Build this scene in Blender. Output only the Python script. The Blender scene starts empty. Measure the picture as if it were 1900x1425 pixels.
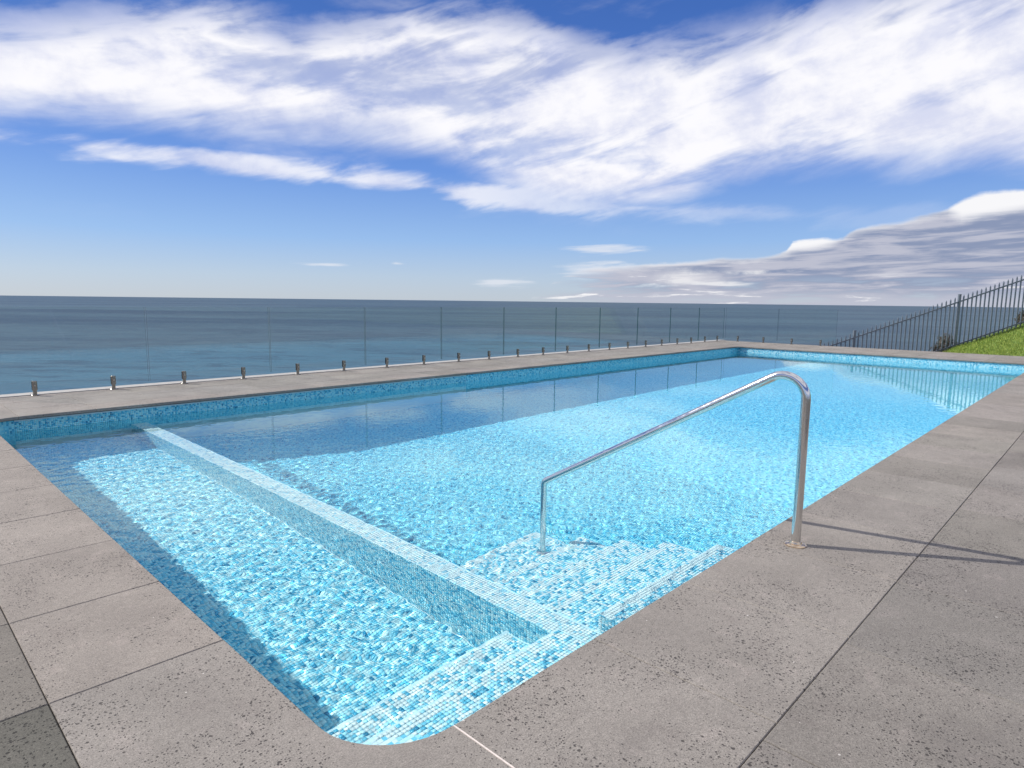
import bpy, math, random
import numpy as np
from mathutils import Vector, Matrix

random.seed(7)
rng = np.random.default_rng(7)
sc = bpy.context.scene
C = sc.collection

# ------------------------------------------------------------------ camera
# world: X runs along the pool, Y runs across it towards the sea, Z up, deck at z = 0
W_, H_, F_ = 1900.0, 1425.0, 1179.56
CAM = Vector((0.0, 0.0, 1.35))
def _n(v): return v / np.linalg.norm(v)
d1 = _n(np.array([2093 - 950, 572 - 712.5, F_]))
d2 = _n(np.array([-288 - 950, 544 - 712.5, F_]))
dup = -_n(np.cross(d1, d2)) if np.cross(d1, d2)[1] > 0 else _n(np.cross(d1, d2))
d2 = np.cross(dup, d1) if np.dot(np.cross(dup, d1), d2) > 0 else -np.cross(dup, d1)
RW = np.stack([d1, d2, dup])            # camera vector (right, down, forward) -> world
right = RW @ np.array([1., 0, 0]); down = RW @ np.array([0, 1., 0]); fwd = RW @ np.array([0, 0, 1.])
cam = bpy.data.cameras.new('camera')
cam.sensor_width = 36.0
cam.lens = 36.0 * F_ / W_
cam.clip_start = 0.05
cam.clip_end = 200000.0
co = bpy.data.objects.new('camera', cam)
C.objects.link(co)
m = Matrix(((right[0], -down[0], -fwd[0], 0), (right[1], -down[1], -fwd[1], 0), (right[2], -down[2], -fwd[2], 0), (0, 0, 0, 1)))
co.matrix_world = Matrix.Translation(CAM) @ m
sc.camera = co

# ------------------------------------------------------------------ exposure, render
sc.view_settings.view_transform = 'Standard'
sc.view_settings.look = 'None'
sc.view_settings.exposure = 0.1
sc.view_settings.gamma = 1.0
sc.view_settings.use_curve_mapping = False
sc.render.engine = 'CYCLES'
sc.cycles.use_denoising = True
sc.cycles.use_light_tree = False
sc.cycles.max_bounces = 10
sc.cycles.transparent_max_bounces = 24
sc.cycles.transmission_bounces = 8
sc.cycles.sample_clamp_indirect = 4.0

# ------------------------------------------------------------------ sun
SUN_EL = math.radians(37.5)
SUN_H = Vector((-0.528, 0.849, 0.0)).normalized()
to_sun = Vector((SUN_H.x * math.cos(SUN_EL), SUN_H.y * math.cos(SUN_EL), math.sin(SUN_EL)))
sl = bpy.data.lights.new('sun', 'SUN')
sl.energy = 4.25
sl.angle = math.radians(0.53)
sl.color = (1.0, 0.955, 0.88)
sl.cycles.is_caustics_light = True
so = bpy.data.objects.new('sun', sl)
so.rotation_euler = to_sun.to_track_quat('Z', 'Y').to_euler()
so.location = to_sun * 60
C.objects.link(so)

# ------------------------------------------------------------------ node helpers
class NT:
    def __init__(s, nt): s.nt = nt; s.N = nt.nodes; s.L = nt.links
    def node(s, t, **kw):
        n = s.N.new(t)
        for k, v in kw.items(): setattr(n, k, v)
        return n
    def put(s, sock, v):
        if isinstance(v, bpy.types.NodeSocket): s.L.new(v, sock)
        elif v is not None:
            if sock.type == 'RGBA' and not hasattr(v, '__len__'): v = (v, v, v, 1)
            if sock.type == 'RGBA' and len(v) == 3: v = (*v, 1)
            sock.default_value = v
    def math(s, op, a, b=None, c=None, clamp=False):
        n = s.node('ShaderNodeMath', operation=op, use_clamp=clamp)
        s.put(n.inputs[0], a)
        if b is not None: s.put(n.inputs[1], b)
        if c is not None: s.put(n.inputs[2], c)
        return n.outputs[0]
    def add(s, a, b): return s.math('ADD', a, b)
    def sub(s, a, b): return s.math('SUBTRACT', a, b)
    def mul(s, a, b): return s.math('MULTIPLY', a, b)
    def smooth(s, v, lo, hi):
        n = s.node('ShaderNodeMapRange', interpolation_type='SMOOTHSTEP')
        s.put(n.inputs[0], v); s.put(n.inputs[1], lo); s.put(n.inputs[2], hi)
        n.inputs[3].default_value = 0; n.inputs[4].default_value = 1
        return n.outputs[0]
    def lin(s, v, lo, hi, a, b):
        n = s.node('ShaderNodeMapRange')
        s.put(n.inputs[0], v)
        for i, q in enumerate((lo, hi, a, b)): s.put(n.inputs[i + 1], q)
        return n.outputs[0]
    def mix(s, f, a, b, blend='MIX'):
        n = s.node('ShaderNodeMix', data_type='RGBA', blend_type=blend)
        s.put(n.inputs[0], f); s.put(n.inputs[6], a); s.put(n.inputs[7], b)
        return n.outputs[2]
    def noise(s, vec, scale, detail=4, rough=0.55, dist=0.0, dim='3D'):
        n = s.node('ShaderNodeTexNoise', noise_dimensions=dim)
        if vec is not None: s.put(n.inputs['Vector'], vec)
        n.inputs['Scale'].default_value = scale; n.inputs['Detail'].default_value = detail
        n.inputs['Roughness'].default_value = rough; n.inputs['Distortion'].default_value = dist
        return n.outputs[0]
    def xyz(s, x, y, z):
        n = s.node('ShaderNodeCombineXYZ')
        for i, q in enumerate((x, y, z)): s.put(n.inputs[i], q)
        return n.outputs[0]
    def sep(s, v):
        n = s.node('ShaderNodeSeparateXYZ'); s.put(n.inputs[0], v); return n.outputs
    def ramp(s, f, pts, interp='LINEAR'):
        n = s.node('ShaderNodeValToRGB'); r = n.color_ramp; r.interpolation = interp
        while len(r.elements) < len(pts): r.elements.new(0.5)
        for e, (p, c) in zip(r.elements, pts): e.position = p; e.color = (*c, 1)
        s.put(n.inputs[0], f); return n.outputs[0]
    def curve(s, f, pts):
        n = s.node('ShaderNodeFloatCurve'); cm = n.mapping; c = cm.curves[0]
        pts = sorted(pts)
        while len(c.points) < len(pts): c.points.new(0.5, 0.5)
        for p, (x, y) in zip(c.points, pts): p.location = (x, y); p.handle_type = 'AUTO_CLAMPED'
        cm.update(); s.put(n.inputs['Value'], f); n.inputs['Factor'].default_value = 1
        return n.outputs[0]

def material(name):
    mt = bpy.data.materials.new(name); mt.use_nodes = True
    t = NT(mt.node_tree); b = mt.node_tree.nodes['Principled BSDF']
    return mt, t, b
def simple(name, col, rough=0.5, metal=0.0, var=0.0, vscale=30, bump=0.0):
    mt, t, b = material(name)
    g = t.node('ShaderNodeNewGeometry')
    nz = t.noise(g.outputs['Position'], vscale, 5, 0.6)
    k = t.lin(nz, 0.3, 0.7, 1 - var, 1 + var)
    c = t.mix(1.0, (*col, 1), t.xyz(k, k, k), 'MULTIPLY')
    t.L.new(c, b.inputs['Base Color'])
    b.inputs['Roughness'].default_value = rough; b.inputs['Metallic'].default_value = metal
    if bump:
        bn = t.node('ShaderNodeBump'); bn.inputs['Strength'].default_value = bump; bn.inputs['Distance'].default_value = 0.002
        t.L.new(nz, bn.inputs['Height']); t.L.new(bn.outputs[0], b.inputs['Normal'])
    return mt

# ------------------------------------------------------------------ world: sky with clouds
def pix_dir(px, py):
    v = RW @ _n(np.array([px - W_ / 2, py - H_ / 2, F_])); return v
fh = _n(np.array([fwd[0], fwd[1], 0])); rh = np.array([fh[1], -fh[0], 0])
def azel(px, py):
    v = pix_dir(px, py); return math.atan2(v @ rh, v @ fh), math.asin(v[2])
def edge(pts):                          # photograph positions of a cloud edge -> (azimuth, elevation) curve points in 0..1
    o = []
    for px, py in pts:
        a, e = azel(px, py); o.append(((a + 1.0) / 2.0, e / 0.7 * 0.9 + 0.05))
    o.insert(0, (0.0, o[0][1])); o.append((1.0, o[-1][1]))
    return o

world = bpy.data.worlds.new('World'); sc.world = world; world.use_nodes = True
t = NT(world.node_tree)
bg = world.node_tree.nodes['Background']
SKY_K = 0.10
bg.inputs['Strength'].default_value = SKY_K
sky = t.node('ShaderNodeTexSky', sky_type='NISHITA', sun_disc=False)
sky.sun_elevation = SUN_EL
sky.sun_rotation = math.atan2(SUN_H.x, SUN_H.y)
sky.altitude = 30; sky.air_density = 1.0; sky.dust_density = 0.6; sky.ozone_density = 3.0
tc = t.node('ShaderNodeTexCoord')
dv = tc.outputs['Generated']
X, Y, Z = t.sep(dv)
ca = t.add(t.mul(X, float(fh[0])), t.mul(Y, float(fh[1])))
sa = t.add(t.mul(X, float(rh[0])), t.mul(Y, float(rh[1])))
az = t.math('ARCTAN2', sa, ca)
el = t.math('ARCSINE', Z)
U = t.math('MULTIPLY_ADD', az, 0.5, 0.5, clamp=True)
V = t.add(t.mul(el, 0.9 / 0.7), 0.05)
VK = 0.9 / 0.7                           # V units per radian of elevation
# streaky wind-drawn noise
def streak_vec(th, su, sv, off):
    c_, s_ = math.cos(th), math.sin(th)
    u2 = t.add(t.mul(az, c_), t.mul(el, s_)); v2 = t.sub(t.mul(el, c_), t.mul(az, s_))
    return t.xyz(t.mul(u2, su), t.mul(v2, sv), off)
n_big = t.noise(streak_vec(math.radians(-7), 1.7, 6.5, 3.1), 1.5, 8, 0.52, 0.25)
n_fine = t.noise(streak_vec(math.radians(14), 2.8, 12.0, 9.7), 2.0, 10, 0.55, 0.35)
n_puff = t.noise(streak_vec(0.0, 6.0, 9.0, 1.3), 2.2, 9, 0.58, 0.15)
n_flat = t.noise(streak_vec(0.03, 4.0, 40.0, 5.5), 2.0, 8, 0.6, 0.3)
def c0(n, k): return t.mul(t.sub(n, 0.5), k)
# main band
top = t.curve(U, edge([(-300, 30), (0, 60), (120, 45), (250, 32), (400, 18), (480, 45), (545, 72), (600, 58), (700, 42), (800, 28), (920, 40), (1020, 62), (1080, 92), (1250, 95),
                       (1380, 72), (1480, 35), (1600, 5), (1700, -25), (1900, -50), (2200, -60)]))
bot = t.curve(U, edge([(-300, 195), (0, 208), (250, 222), (430, 238), (600, 245), (760, 262), (850, 300), (950, 345), (1060, 368), (1180, 382), (1260, 370), (1330, 335), (1420, 318),
                       (1550, 312), (1700, 300), (1900, 296), (2200, 296)]))
v_t = t.add(V, t.add(t.add(c0(n_fine, 0.13), c0(n_big, 0.07)), c0(n_puff, 0.06)))
v_b = t.add(V, t.add(c0(n_fine, 0.085), c0(n_big, 0.05)))
m_top = t.smooth(t.sub(top, v_t), -0.035, 0.035)
m_bot = t.smooth(t.sub(v_b, bot), -0.035, 0.060)
holes = t.smooth(t.add(n_big, c0(n_fine, 0.9)), 0.26, 0.50)
band = t.mul(t.mul(m_top, m_bot), t.lin(holes, 0, 1, 0.48, 0.98))
# blue rifts in the upper right, drawn along the streaks
n_rift = t.noise(streak_vec(math.radians(22), 2.0, 10.0, 21.0), 2.0, 7, 0.55, 0.4)
rift = t.mul(t.smooth(n_rift, 0.40, 0.58), t.mul(t.smooth(az, 0.10, 0.36), t.smooth(t.add(V, t.mul(az, -0.10)), 0.47, 0.58)))
thin = t.mul(t.smooth(az, 0.25, 0.60), t.smooth(V, 0.52, 0.63))
band = t.mul(band, t.sub(1.0, t.math('MAXIMUM', t.mul(rift, 0.8), t.mul(thin, t.lin(n_fine, 0.35, 0.6, 0.75, 0.15)))))
# broken cloud added overhead, out of view, to raise the fill light
n_over = t.noise(t.xyz(t.mul(X, 2.0), t.mul(Y, 2.0), t.mul(Z, 2.0)), 1.3, 8, 0.56, 0.3)
over = t.mul(t.smooth(el, 0.50, 0.64), t.smooth(n_over, 0.36, 0.52))
# thin lower streak on the left
ctr = t.curve(U, edge([(-300, 255), (0, 268), (200, 283), (400, 300), (600, 322), (800, 345), (950, 360), (1100, 378), (1300, 390), (1900, 395)]))
dist = t.math('ABSOLUTE', t.sub(t.add(V, c0(n_big, 0.03)), ctr))
stre = t.mul(t.smooth(t.add(dist, c0(n_fine, -0.09)), 0.028, 0.0), t.smooth(t.add(n_big, c0(n_fine, 0.8)), 0.22, 0.52))
stre = t.mul(stre, t.lin(U, 0.45, 0.72, 0.78, 0.12))
# faint veil higher wisps between
veil = t.mul(t.smooth(t.add(t.mul(n_big, 0.6), t.mul(n_fine, 0.4)), 0.52, 0.72), t.mul(t.smooth(V, 0.16, 0.30), 0.35))
up_a = t.math('MAXIMUM', t.math('MAXIMUM', t.math('MAXIMUM', band, stre), veil, clamp=True), over, clamp=True)
shade = t.smooth(t.add(t.mul(n_puff, 0.65), t.mul(n_fine, 0.35)), 0.36, 0.60)
up_c = t.mix(shade, (0.70, 0.73, 0.90), (1.0, 0.99, 1.02))
# low cumulus bank over the horizon on the right
ltop = t.curve(U, edge([(-300, 640), (900, 610), (1000, 540), (1060, 506), (1200, 490), (1330, 481), (1440, 472), (1462, 462), (1476, 443), (1520, 440), (1555, 444), (1585, 428), (1680, 408), (1745, 391),
                        (1785, 370), (1835, 355), (1900, 347), (2000, 345), (2200, 380)]))
v_l = t.add(V, t.add(c0(n_puff, 0.020), c0(n_flat, 0.012)))
dl = t.sub(ltop, v_l)
bank = t.smooth(dl, -0.002, 0.006)
cut = t.smooth(t.add(U, c0(n_flat, 0.25)), 0.515, 0.60)
bank = t.mul(bank, cut)
bgap = t.mul(t.smooth(n_flat, 0.50, 0.36), t.smooth(V, 0.115, 0.075))
bank = t.mul(bank, t.sub(1.0, t.mul(bgap, 0.6)))
body = t.curve(U, edge([(-300, 660), (900, 620), (1060, 512), (1230, 496), (1340, 487), (1455, 476), (1470, 470), (1530, 462), (1575, 440), (1610, 430), (1690, 412), (1762, 396), (1780, 410), (1900, 391), (2000, 380), (2200, 400)]))
rim = t.smooth(t.sub(t.add(V, t.add(c0(n_puff, 0.014), c0(n_flat, 0.018))), body), -0.010, 0.016)
flat_hi = t.mul(t.smooth(n_flat, 0.57, 0.66), t.smooth(t.add(V, t.mul(az, 0.04)), 0.14, 0.09))
dark = t.smooth(t.add(n_flat, t.mul(az, -0.12)), 0.54, 0.34)
low_c = t.mix(dark, (0.52, 0.53, 0.63), (0.26, 0.31, 0.46))
low_c = t.mix(t.smooth(V, 0.085, 0.055), low_c, (0.52, 0.54, 0.64))
low_c = t.mix(t.math('MAXIMUM', rim, flat_hi), low_c, (0.97, 0.96, 0.97))
# small fair clouds near the horizon, left of the bank
def puff(px, py, w, h):
    a, e = azel(px, py)
    dx = t.math('DIVIDE', t.sub(az, a), w); dy = t.math('DIVIDE', t.sub(el, e), h)
    r = t.math('SQRT', t.add(t.mul(dx, dx), t.mul(dy, dy)))
    return t.smooth(t.add(r, c0(n_flat, 3.6)), 1.0, 0.1)
pf = puff(925, 525, 0.055, 0.010)
for q in ((1120, 466, 0.07, 0.009), (1115, 500, 0.09, 0.013), (735, 488, 0.016, 0.004), (610, 492, 0.05, 0.004), (1290, 520, 0.06, 0.012)):
    pf = t.math('MAXIMUM', pf, puff(*q))
# sky colour as the sky model gives it, a little deeper, paler towards the horizon as in sea air
hs = t.node('ShaderNodeHueSaturation'); hs.inputs['Saturation'].default_value = 1.22; hs.inputs['Value'].default_value = 1.0
t.L.new(sky.outputs[0], hs.inputs['Color'])
K = 0.93 / SKY_K
def sc3(c): 
    n = t.node('ShaderNodeVectorMath', operation='SCALE'); t.put(n.inputs[0], c); n.inputs['Scale'].default_value = K; return n.outputs[0]
grad = t.ramp(el, [(0.0, (0.55, 0.63, 0.73)), (0.035, (0.48, 0.61, 0.80)), (0.09, (0.31, 0.51, 0.88)), (0.19, (0.150, 0.31, 0.78)), (0.32, (0.070, 0.180, 0.58)), (0.50, (0.040, 0.115, 0.43)), (1.0, (0.03, 0.09, 0.34))])
skyc = t.mix(0.84, hs.outputs[0], sc3(grad))
col = t.mix(up_a, skyc, sc3(up_c))
col = t.mix(t.mul(pf, 0.7), col, sc3(t.mix(0.0, (0.80, 0.83, 0.90), (1, 1, 1))))
col = t.mix(t.mul(bank, 0.96), col, sc3(low_c))
hl = t.math('MAXIMUM', t.math('MAXIMUM', puff(1270, 517, 0.075, 0.014), puff(1400, 505, 0.05, 0.006)), puff(1330, 526, 0.04, 0.005))
col = t.mix(t.mul(t.mul(hl, t.smooth(n_puff, 0.40, 0.58)), 0.75), col, sc3(t.mix(0.0, (0.93, 0.92, 0.93), (1, 1, 1))))
t.L.new(col, bg.inputs['Color'])

# ------------------------------------------------------------------ object helpers
def link(o, parent=None):
    C.objects.link(o)
    if parent is not None: o.parent = parent
    return o
def mesh_obj(name, verts, faces, mats, parent=None, smooth=False, matidx=None):
    me = bpy.data.meshes.new(name); me.from_pydata([tuple(v) for v in verts], [], faces)
    for q in (mats if isinstance(mats, (list, tuple)) else [mats]): me.materials.append(q)
    if matidx is not None: me.polygons.foreach_set('material_index', matidx)
    if smooth: me.polygons.foreach_set('use_smooth', [True] * len(me.polygons))
    me.update()
    return link(bpy.data.objects.new(name, me), parent)
def structure(o): o['kind'] = 'structure'; return o
def stuff(o): o['kind'] = 'stuff'; return o
def thing(name, label, cat, loc=(0, 0, 0), rz=0, group=None):
    o = bpy.data.objects.new(name, None); o.empty_display_size = 0.2
    o.location = loc; o.rotation_euler = (0, 0, rz); o['label'] = label; o['category'] = cat
    if group: o['group'] = group
    return link(o)
class MB:
    def __init__(s): s.v = []; s.f = []; s.mi = []
    def face(s, idx, mi=0): s.f.append(tuple(idx)); s.mi.append(mi)
    def box(s, x0, y0, z0, x1, y1, z1, mi=0):
        b = len(s.v)
        s.v += [(x0, y0, z0), (x1, y0, z0), (x1, y1, z0), (x0, y1, z0), (x0, y0, z1), (x1, y0, z1), (x1, y1, z1), (x0, y1, z1)]
        for q in ((3, 2, 1, 0), (4, 5, 6, 7), (0, 1, 5, 4), (1, 2, 6, 5), (2, 3, 7, 6), (3, 0, 4, 7)): s.face([b + i for i in q], mi)
    def prism(s, poly, z0, z1, ch=0.003, mi=0):          # polygon counter-clockwise, chamfered top edge
        n = len(poly); b = len(s.v)
        P = [Vector(p) for p in poly]; ins = []
        for i in range(n):
            a, p, c = P[i - 1], P[i], P[(i + 1) % n]
            e1 = (p - a).normalized(); e2 = (c - p).normalized()
            n1 = Vector((-e1.y, e1.x)); n2 = Vector((-e2.y, e2.x)); bb = n1 + n2
            bb = bb / max(0.4, bb.dot(n1)) if bb.length > 1e-6 else n1
            ins.append(p + bb * ch)
        for p in P: s.v.append((p.x, p.y, z0))
        for p in P: s.v.append((p.x, p.y, z1 - ch))
        for p in ins: s.v.append((p.x, p.y, z1))
        for i in range(n):
            j = (i + 1) % n
            s.face((b + i, b + j, b + n + j, b + n + i), mi); s.face((b + n + i, b + n + j, b + 2 * n + j, b + 2 * n + i), mi)
        s.face([b + 2 * n + i for i in range(n)], mi); s.face([b + i for i in reversed(range(n))], mi)
    def tube(s, pts, r, seg=20, caps=True, mi=0):
        P = [Vector(p) for p in pts]; n = len(P); b = len(s.v)
        up = Vector((0, 0, 1)); d0 = (P[1] - P[0]).normalized()
        nrm = d0.orthogonal().normalized()
        R = r if hasattr(r, '__len__') else [r] * n
        for i in range(n):
            d = (P[min(i + 1, n - 1)] - P[max(i - 1, 0)]).normalized()
            nrm = (nrm - d * nrm.dot(d)).normalized(); bn = d.cross(nrm)
            for k in range(seg):
                a = 2 * math.pi * k / seg
                s.v.append(tuple(P[i] + (nrm * math.cos(a) + bn * math.sin(a)) * R[i]))
        for i in range(n - 1):
            for k in range(seg):
                k2 = (k + 1) % seg
                s.face((b + i * seg + k, b + i * seg + k2, b + (i + 1) * seg + k2, b + (i + 1) * seg + k), mi)
        if caps:
            s.face([b + k for k in reversed(range(seg))], mi); s.face([b + (n - 1) * seg + k for k in range(seg)], mi)
    def lathe(s, prof, cx=0, cy=0, seg=24, mi=0):         # profile (r, z) bottom to top
        b = len(s.v); n = len(prof)
        for r, z in prof:
            for k in range(seg):
                a = 2 * math.pi * k / seg; s.v.append((cx + r * math.cos(a), cy + r * math.sin(a), z))
        for i in range(n - 1):
            for k in range(seg):
                k2 = (k + 1) % seg; s.face((b + i * seg + k, b + i * seg + k2, b + (i + 1) * seg + k2, b + (i + 1) * seg + k), mi)
        s.face([b + k for k in reversed(range(seg))], mi); s.face([b + (n - 1) * seg + k for k in range(seg)], mi)
    def build(s, name, mats, parent=None, smooth=False):
        return mesh_obj(name, s.v, s.f, mats, parent, smooth, s.mi)
def auto_smooth(o, deg=40):
    me = o.data; me.polygons.foreach_set('use_smooth', [True] * len(me.polygons))
    me.set_sharp_from_angle(angle=math.radians(deg)); return o

# ------------------------------------------------------------------ sea
mt_sea, t, b = material('sea_water')
g = t.node('ShaderNodeNewGeometry'); P = g.outputs['Position']
px_, py_, pz_ = t.sep(P)
r1 = t.add(t.mul(px_, float(fh[0])), t.mul(py_, float(fh[1]))); s1 = t.add(t.mul(px_, float(rh[0])), t.mul(py_, float(rh[1])))
pv = t.xyz(r1, s1, 0.0)
w1 = t.noise(t.xyz(r1, t.mul(s1, 0.35), 0.0), 0.12, 6, 0.6, 0.3)
w2 = t.noise(t.xyz(r1, t.mul(s1, 0.4), 4.0), 0.55, 4, 0.6)
bn = t.node('ShaderNodeBump'); bn.inputs['Strength'].default_value = 0.9; bn.inputs['Distance'].default_value = 1.6
t.L.new(t.add(w1, t.mul(w2, 0.25)), bn.inputs['Height']); t.L.new(bn.outputs[0], b.inputs['Normal'])
lane0 = t.noise(t.xyz(t.mul(r1, 0.0016), t.mul(s1, 0.00030), 12.0), 1.0, 8, 0.72, 0.3)
lane = t.noise(t.xyz(t.mul(r1, 0.005), t.mul(s1, 0.0011), 2.0), 1.0, 7, 0.65, 0.4)
fine = t.noise(t.xyz(t.mul(r1, 0.05), t.mul(s1, 0.018), 7.0), 1.0, 8, 0.75, 0.2)
# calmer water's pale sky reflection put into the colour, its far side curving across
lft = t.math('MINIMUM', t.sub(s1, 40.0), 0.0); rgt = t.math('MAXIMUM', t.sub(s1, 40.0), 0.0)
far_side = t.add(t.add(870.0, t.mul(t.sub(lane, 0.5), 160.0)), t.sub(t.mul(lft, 0.72), t.mul(rgt, 1.5)))
near = t.smooth(t.sub(far_side, r1), -40.0, 90.0)
base = t.mix(t.smooth(lane0, 0.42, 0.57), (0.024, 0.058, 0.094), (0.056, 0.108, 0.140))
base = t.mix(near, base, t.mix(t.smooth(lane, 0.35, 0.65), (0.046, 0.122, 0.180), (0.064, 0.150, 0.205)))
base = t.mix(t.mul(t.smooth(fine, 0.50, 0.60), 0.55), base, (0.020, 0.042, 0.074))
base = t.mix(t.mul(t.smooth(lane, 0.52, 0.62), 0.42), base, (0.022, 0.044, 0.076))
base = t.mix(t.mul(t.smooth(fine, 0.44, 0.34), 0.55), base, (0.095, 0.140, 0.165))
t.L.new(base, b.inputs['Base Color'])
b.inputs['Roughness'].default_value = 0.45; b.inputs['IOR'].default_value = 1.33; b.inputs['Specular IOR Level'].default_value = 0.22
SEA_Z = -45.0
mb = MB(); S = 90000.0
mb.v = [(-S, -S, SEA_Z), (S, -S, SEA_Z), (S, S, SEA_Z), (-S, S, SEA_Z)]; mb.face((0, 1, 2, 3))
structure(mb.build('sea', mt_sea))

# ------------------------------------------------------------------ stone
def stone_material(name):
    mt, t, b = material(name)
    g = t.node('ShaderNodeNewGeometry'); P = g.outputs['Position']
    oi = t.node('ShaderNodeObjectInfo')
    big = t.noise(P, 1.3, 5, 0.6, 0.4); mid = t.noise(P, 7.0, 6, 0.65, 0.3); fin = t.noise(P, 160.0, 3, 0.7)
    lay = t.noise(P, 38.0, 5, 0.7)
    c = t.mix(t.smooth(big, 0.3, 0.7), (0.256, 0.232, 0.205), (0.320, 0.290, 0.256))
    c = t.mix(t.mul(t.smooth(mid, 0.50, 0.72), 0.6), c, (0.25, 0.222, 0.198))
    c = t.mix(t.mul(t.smooth(mid, 0.46, 0.30), 0.35), c, (0.41, 0.355, 0.32))
    k = t.lin(fin, 0.25, 0.75, 0.62, 1.38); c = t.mix(1.0, c, t.xyz(k, k, k), 'MULTIPLY')
    k = t.lin(lay, 0.3, 0.7, 0.88, 1.12); c = t.mix(1.0, c, t.xyz(k, k, k), 'MULTIPLY')
    grit = t.noise(P, 420.0, 2, 0.6); c = t.mix(t.mul(t.smooth(grit, 0.55, 0.66), 0.85), c, (0.11, 0.098, 0.088))
    stain = t.noise(P, 0.75, 6, 0.62, 0.8); c = t.mix(t.mul(t.smooth(stain, 0.56, 0.68), 0.38), c, (0.17, 0.152, 0.14))
    vf = t.node('ShaderNodeTexVoronoi'); vf.inputs['Scale'].default_value = 14.0; t.L.new(P, vf.inputs['Vector'])
    fr_ = t.sep(vf.outputs['Color'])[1]
    c = t.mix(t.mul(t.math('LESS_THAN', vf.outputs['Distance'], t.mul(fr_, 0.06)), t.math('GREATER_THAN', fr_, 0.90)), c, (0.62, 0.58, 0.53))
    # open pores of the basalt
    wv = t.node('ShaderNodeVectorMath', operation='ADD'); t.put(wv.inputs[0], P)
    dn = t.node('ShaderNodeTexNoise'); dn.inputs['Scale'].default_value = 60; t.put(dn.inputs['Vector'], P)
    ds = t.node('ShaderNodeVectorMath', operation='SCALE'); t.L.new(dn.outputs[1], ds.inputs[0]); ds.inputs['Scale'].default_value = 0.012
    t.L.new(ds.outputs[0], wv.inputs[1])
    pit = None
    patch = t.noise(P, 2.4, 3, 0.6)
    for scl, th in ((62.0, 0.17), (120.0, 0.21)):
        vo = t.node('ShaderNodeTexVoronoi'); vo.inputs['Scale'].default_value = scl; t.L.new(wv.outputs[0], vo.inputs['Vector'])
        rn = t.sep(vo.outputs['Color'])[0]
        size = t.mul(t.mul(t.math('POWER', rn, 1.9), th * 1.6), t.lin(patch, 0.36, 0.60, 0.45, 1.45))
        q = t.smooth(t.sub(vo.outputs['Distance'], size), 0.05, -0.03)
        q = t.mul(q, t.math('GREATER_THAN', rn, 0.35))
        pit = q if pit is None else t.math('MAXIMUM', pit, q)
    c = t.mix(t.mul(pit, 0.82), c, (0.045, 0.04, 0.038))
    oc = t.node('ShaderNodeMix', data_type='RGBA', blend_type='MULTIPLY'); oc.inputs[0].default_value = 1
    t.L.new(c, oc.inputs[6]); t.L.new(oi.outputs['Color'], oc.inputs[7])
    t.L.new(oc.outputs[2], b.inputs['Base Color'])
    b.inputs['Roughness'].default_value = 0.82; b.inputs['Specular IOR Level'].default_value = 0.25
    bn = t.node('ShaderNodeBump'); bn.inputs['Strength'].default_value = 0.55; bn.inputs['Distance'].default_value = 0.003
    t.L.new(t.sub(t.add(t.mul(fin, 0.35), t.mul(lay, 0.3)), pit), bn.inputs['Height']); t.L.new(bn.outputs[0], b.inputs['Normal'])
    return mt
M_stone = stone_material('bluestone')
M_mortar = simple('dark_mortar', (0.075, 0.068, 0.064), 0.9, 0, 0.2, 60)
M_conc = simple('pale_concrete', (0.40, 0.385, 0.36), 0.8, 0, 0.1, 12)
M_grout = simple('pale_grout', (0.72, 0.64, 0.58), 0.8, 0, 0.15, 80)

XA, XB, YA, YB, RC = 0.93, 19.65, 1.43, 8.85, 0.30     # pool outline (coping edge)
XE, YE = 22.40, 10.62                                 # outer edge of the paving
OV = 0.035                                             # coping overhang
TH = 0.034
deck = MB()
zb, zt = -2.6, -TH - 0.001
SB = OV + 0.02
deck.box(-12, -12, zb, XE, YA - SB, zt); deck.box(-12, YB + SB, zb, XE, YE + 0.09, zt)
deck.box(-12, YA - SB, zb, XA - SB, YB + SB, zt); deck.box(XB + SB, YA - SB, zb, XE, YB + SB, zt)
deck_o = structure(deck.build('pool_deck', [M_mortar]))
G = 0.0017
cache = {}
def tone(mn=0.9, mx=1.08):
    k = random.uniform(mn, mx); return (k * random.uniform(0.985, 1.015), k, k * random.uniform(0.98, 1.02), 1)
def stone(name, x0, y0, x1, y1, col=None):
    if x1 - x0 < 0.03 or y1 - y0 < 0.03: return
    w, d = x1 - x0, y1 - y0; key = (round(w, 3), round(d, 3))
    if key not in cache:
        q = MB(); q.prism([(-w / 2 + G, -d / 2 + G), (w / 2 - G, -d / 2 + G), (w / 2 - G, d / 2 - G), (-w / 2 + G, d / 2 - G)], -TH, 0, 0.003)
        o = q.build(name, [M_stone], deck_o); cache[key] = o.data
    else:
        o = link(bpy.data.objects.new(name, cache[key]), deck_o)
    o.location = ((x0 + x1) / 2, (y0 + y1) / 2, random.uniform(-0.0008, 0.0008))
    o.rotation_euler = (random.uniform(-1, 1) * 0.0008, random.uniform(-1, 1) * 0.0008, 0)
    o.color = col or tone()
    return o
def arc(cx, cy, r, a0, a1, n=16):
    return [(cx + r * math.cos(math.radians(a0 + (a1 - a0) * i / n)), cy + r * math.sin(math.radians(a0 + (a1 - a0) * i / n))) for i in range(n + 1)]
def poly_stone(name, poly, col=None):
    q = MB(); q.prism(poly, -TH, 0, 0.003); o = q.build(name, [M_stone], deck_o); o.color = col or tone(); return o
def shrink(x0, y0, x1, y1): return x0 + G, y0 + G, x1 - G, y1 - G
CL, CR = 0.355, 0.69             # outer lines of the coping on the near end and the near side
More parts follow.
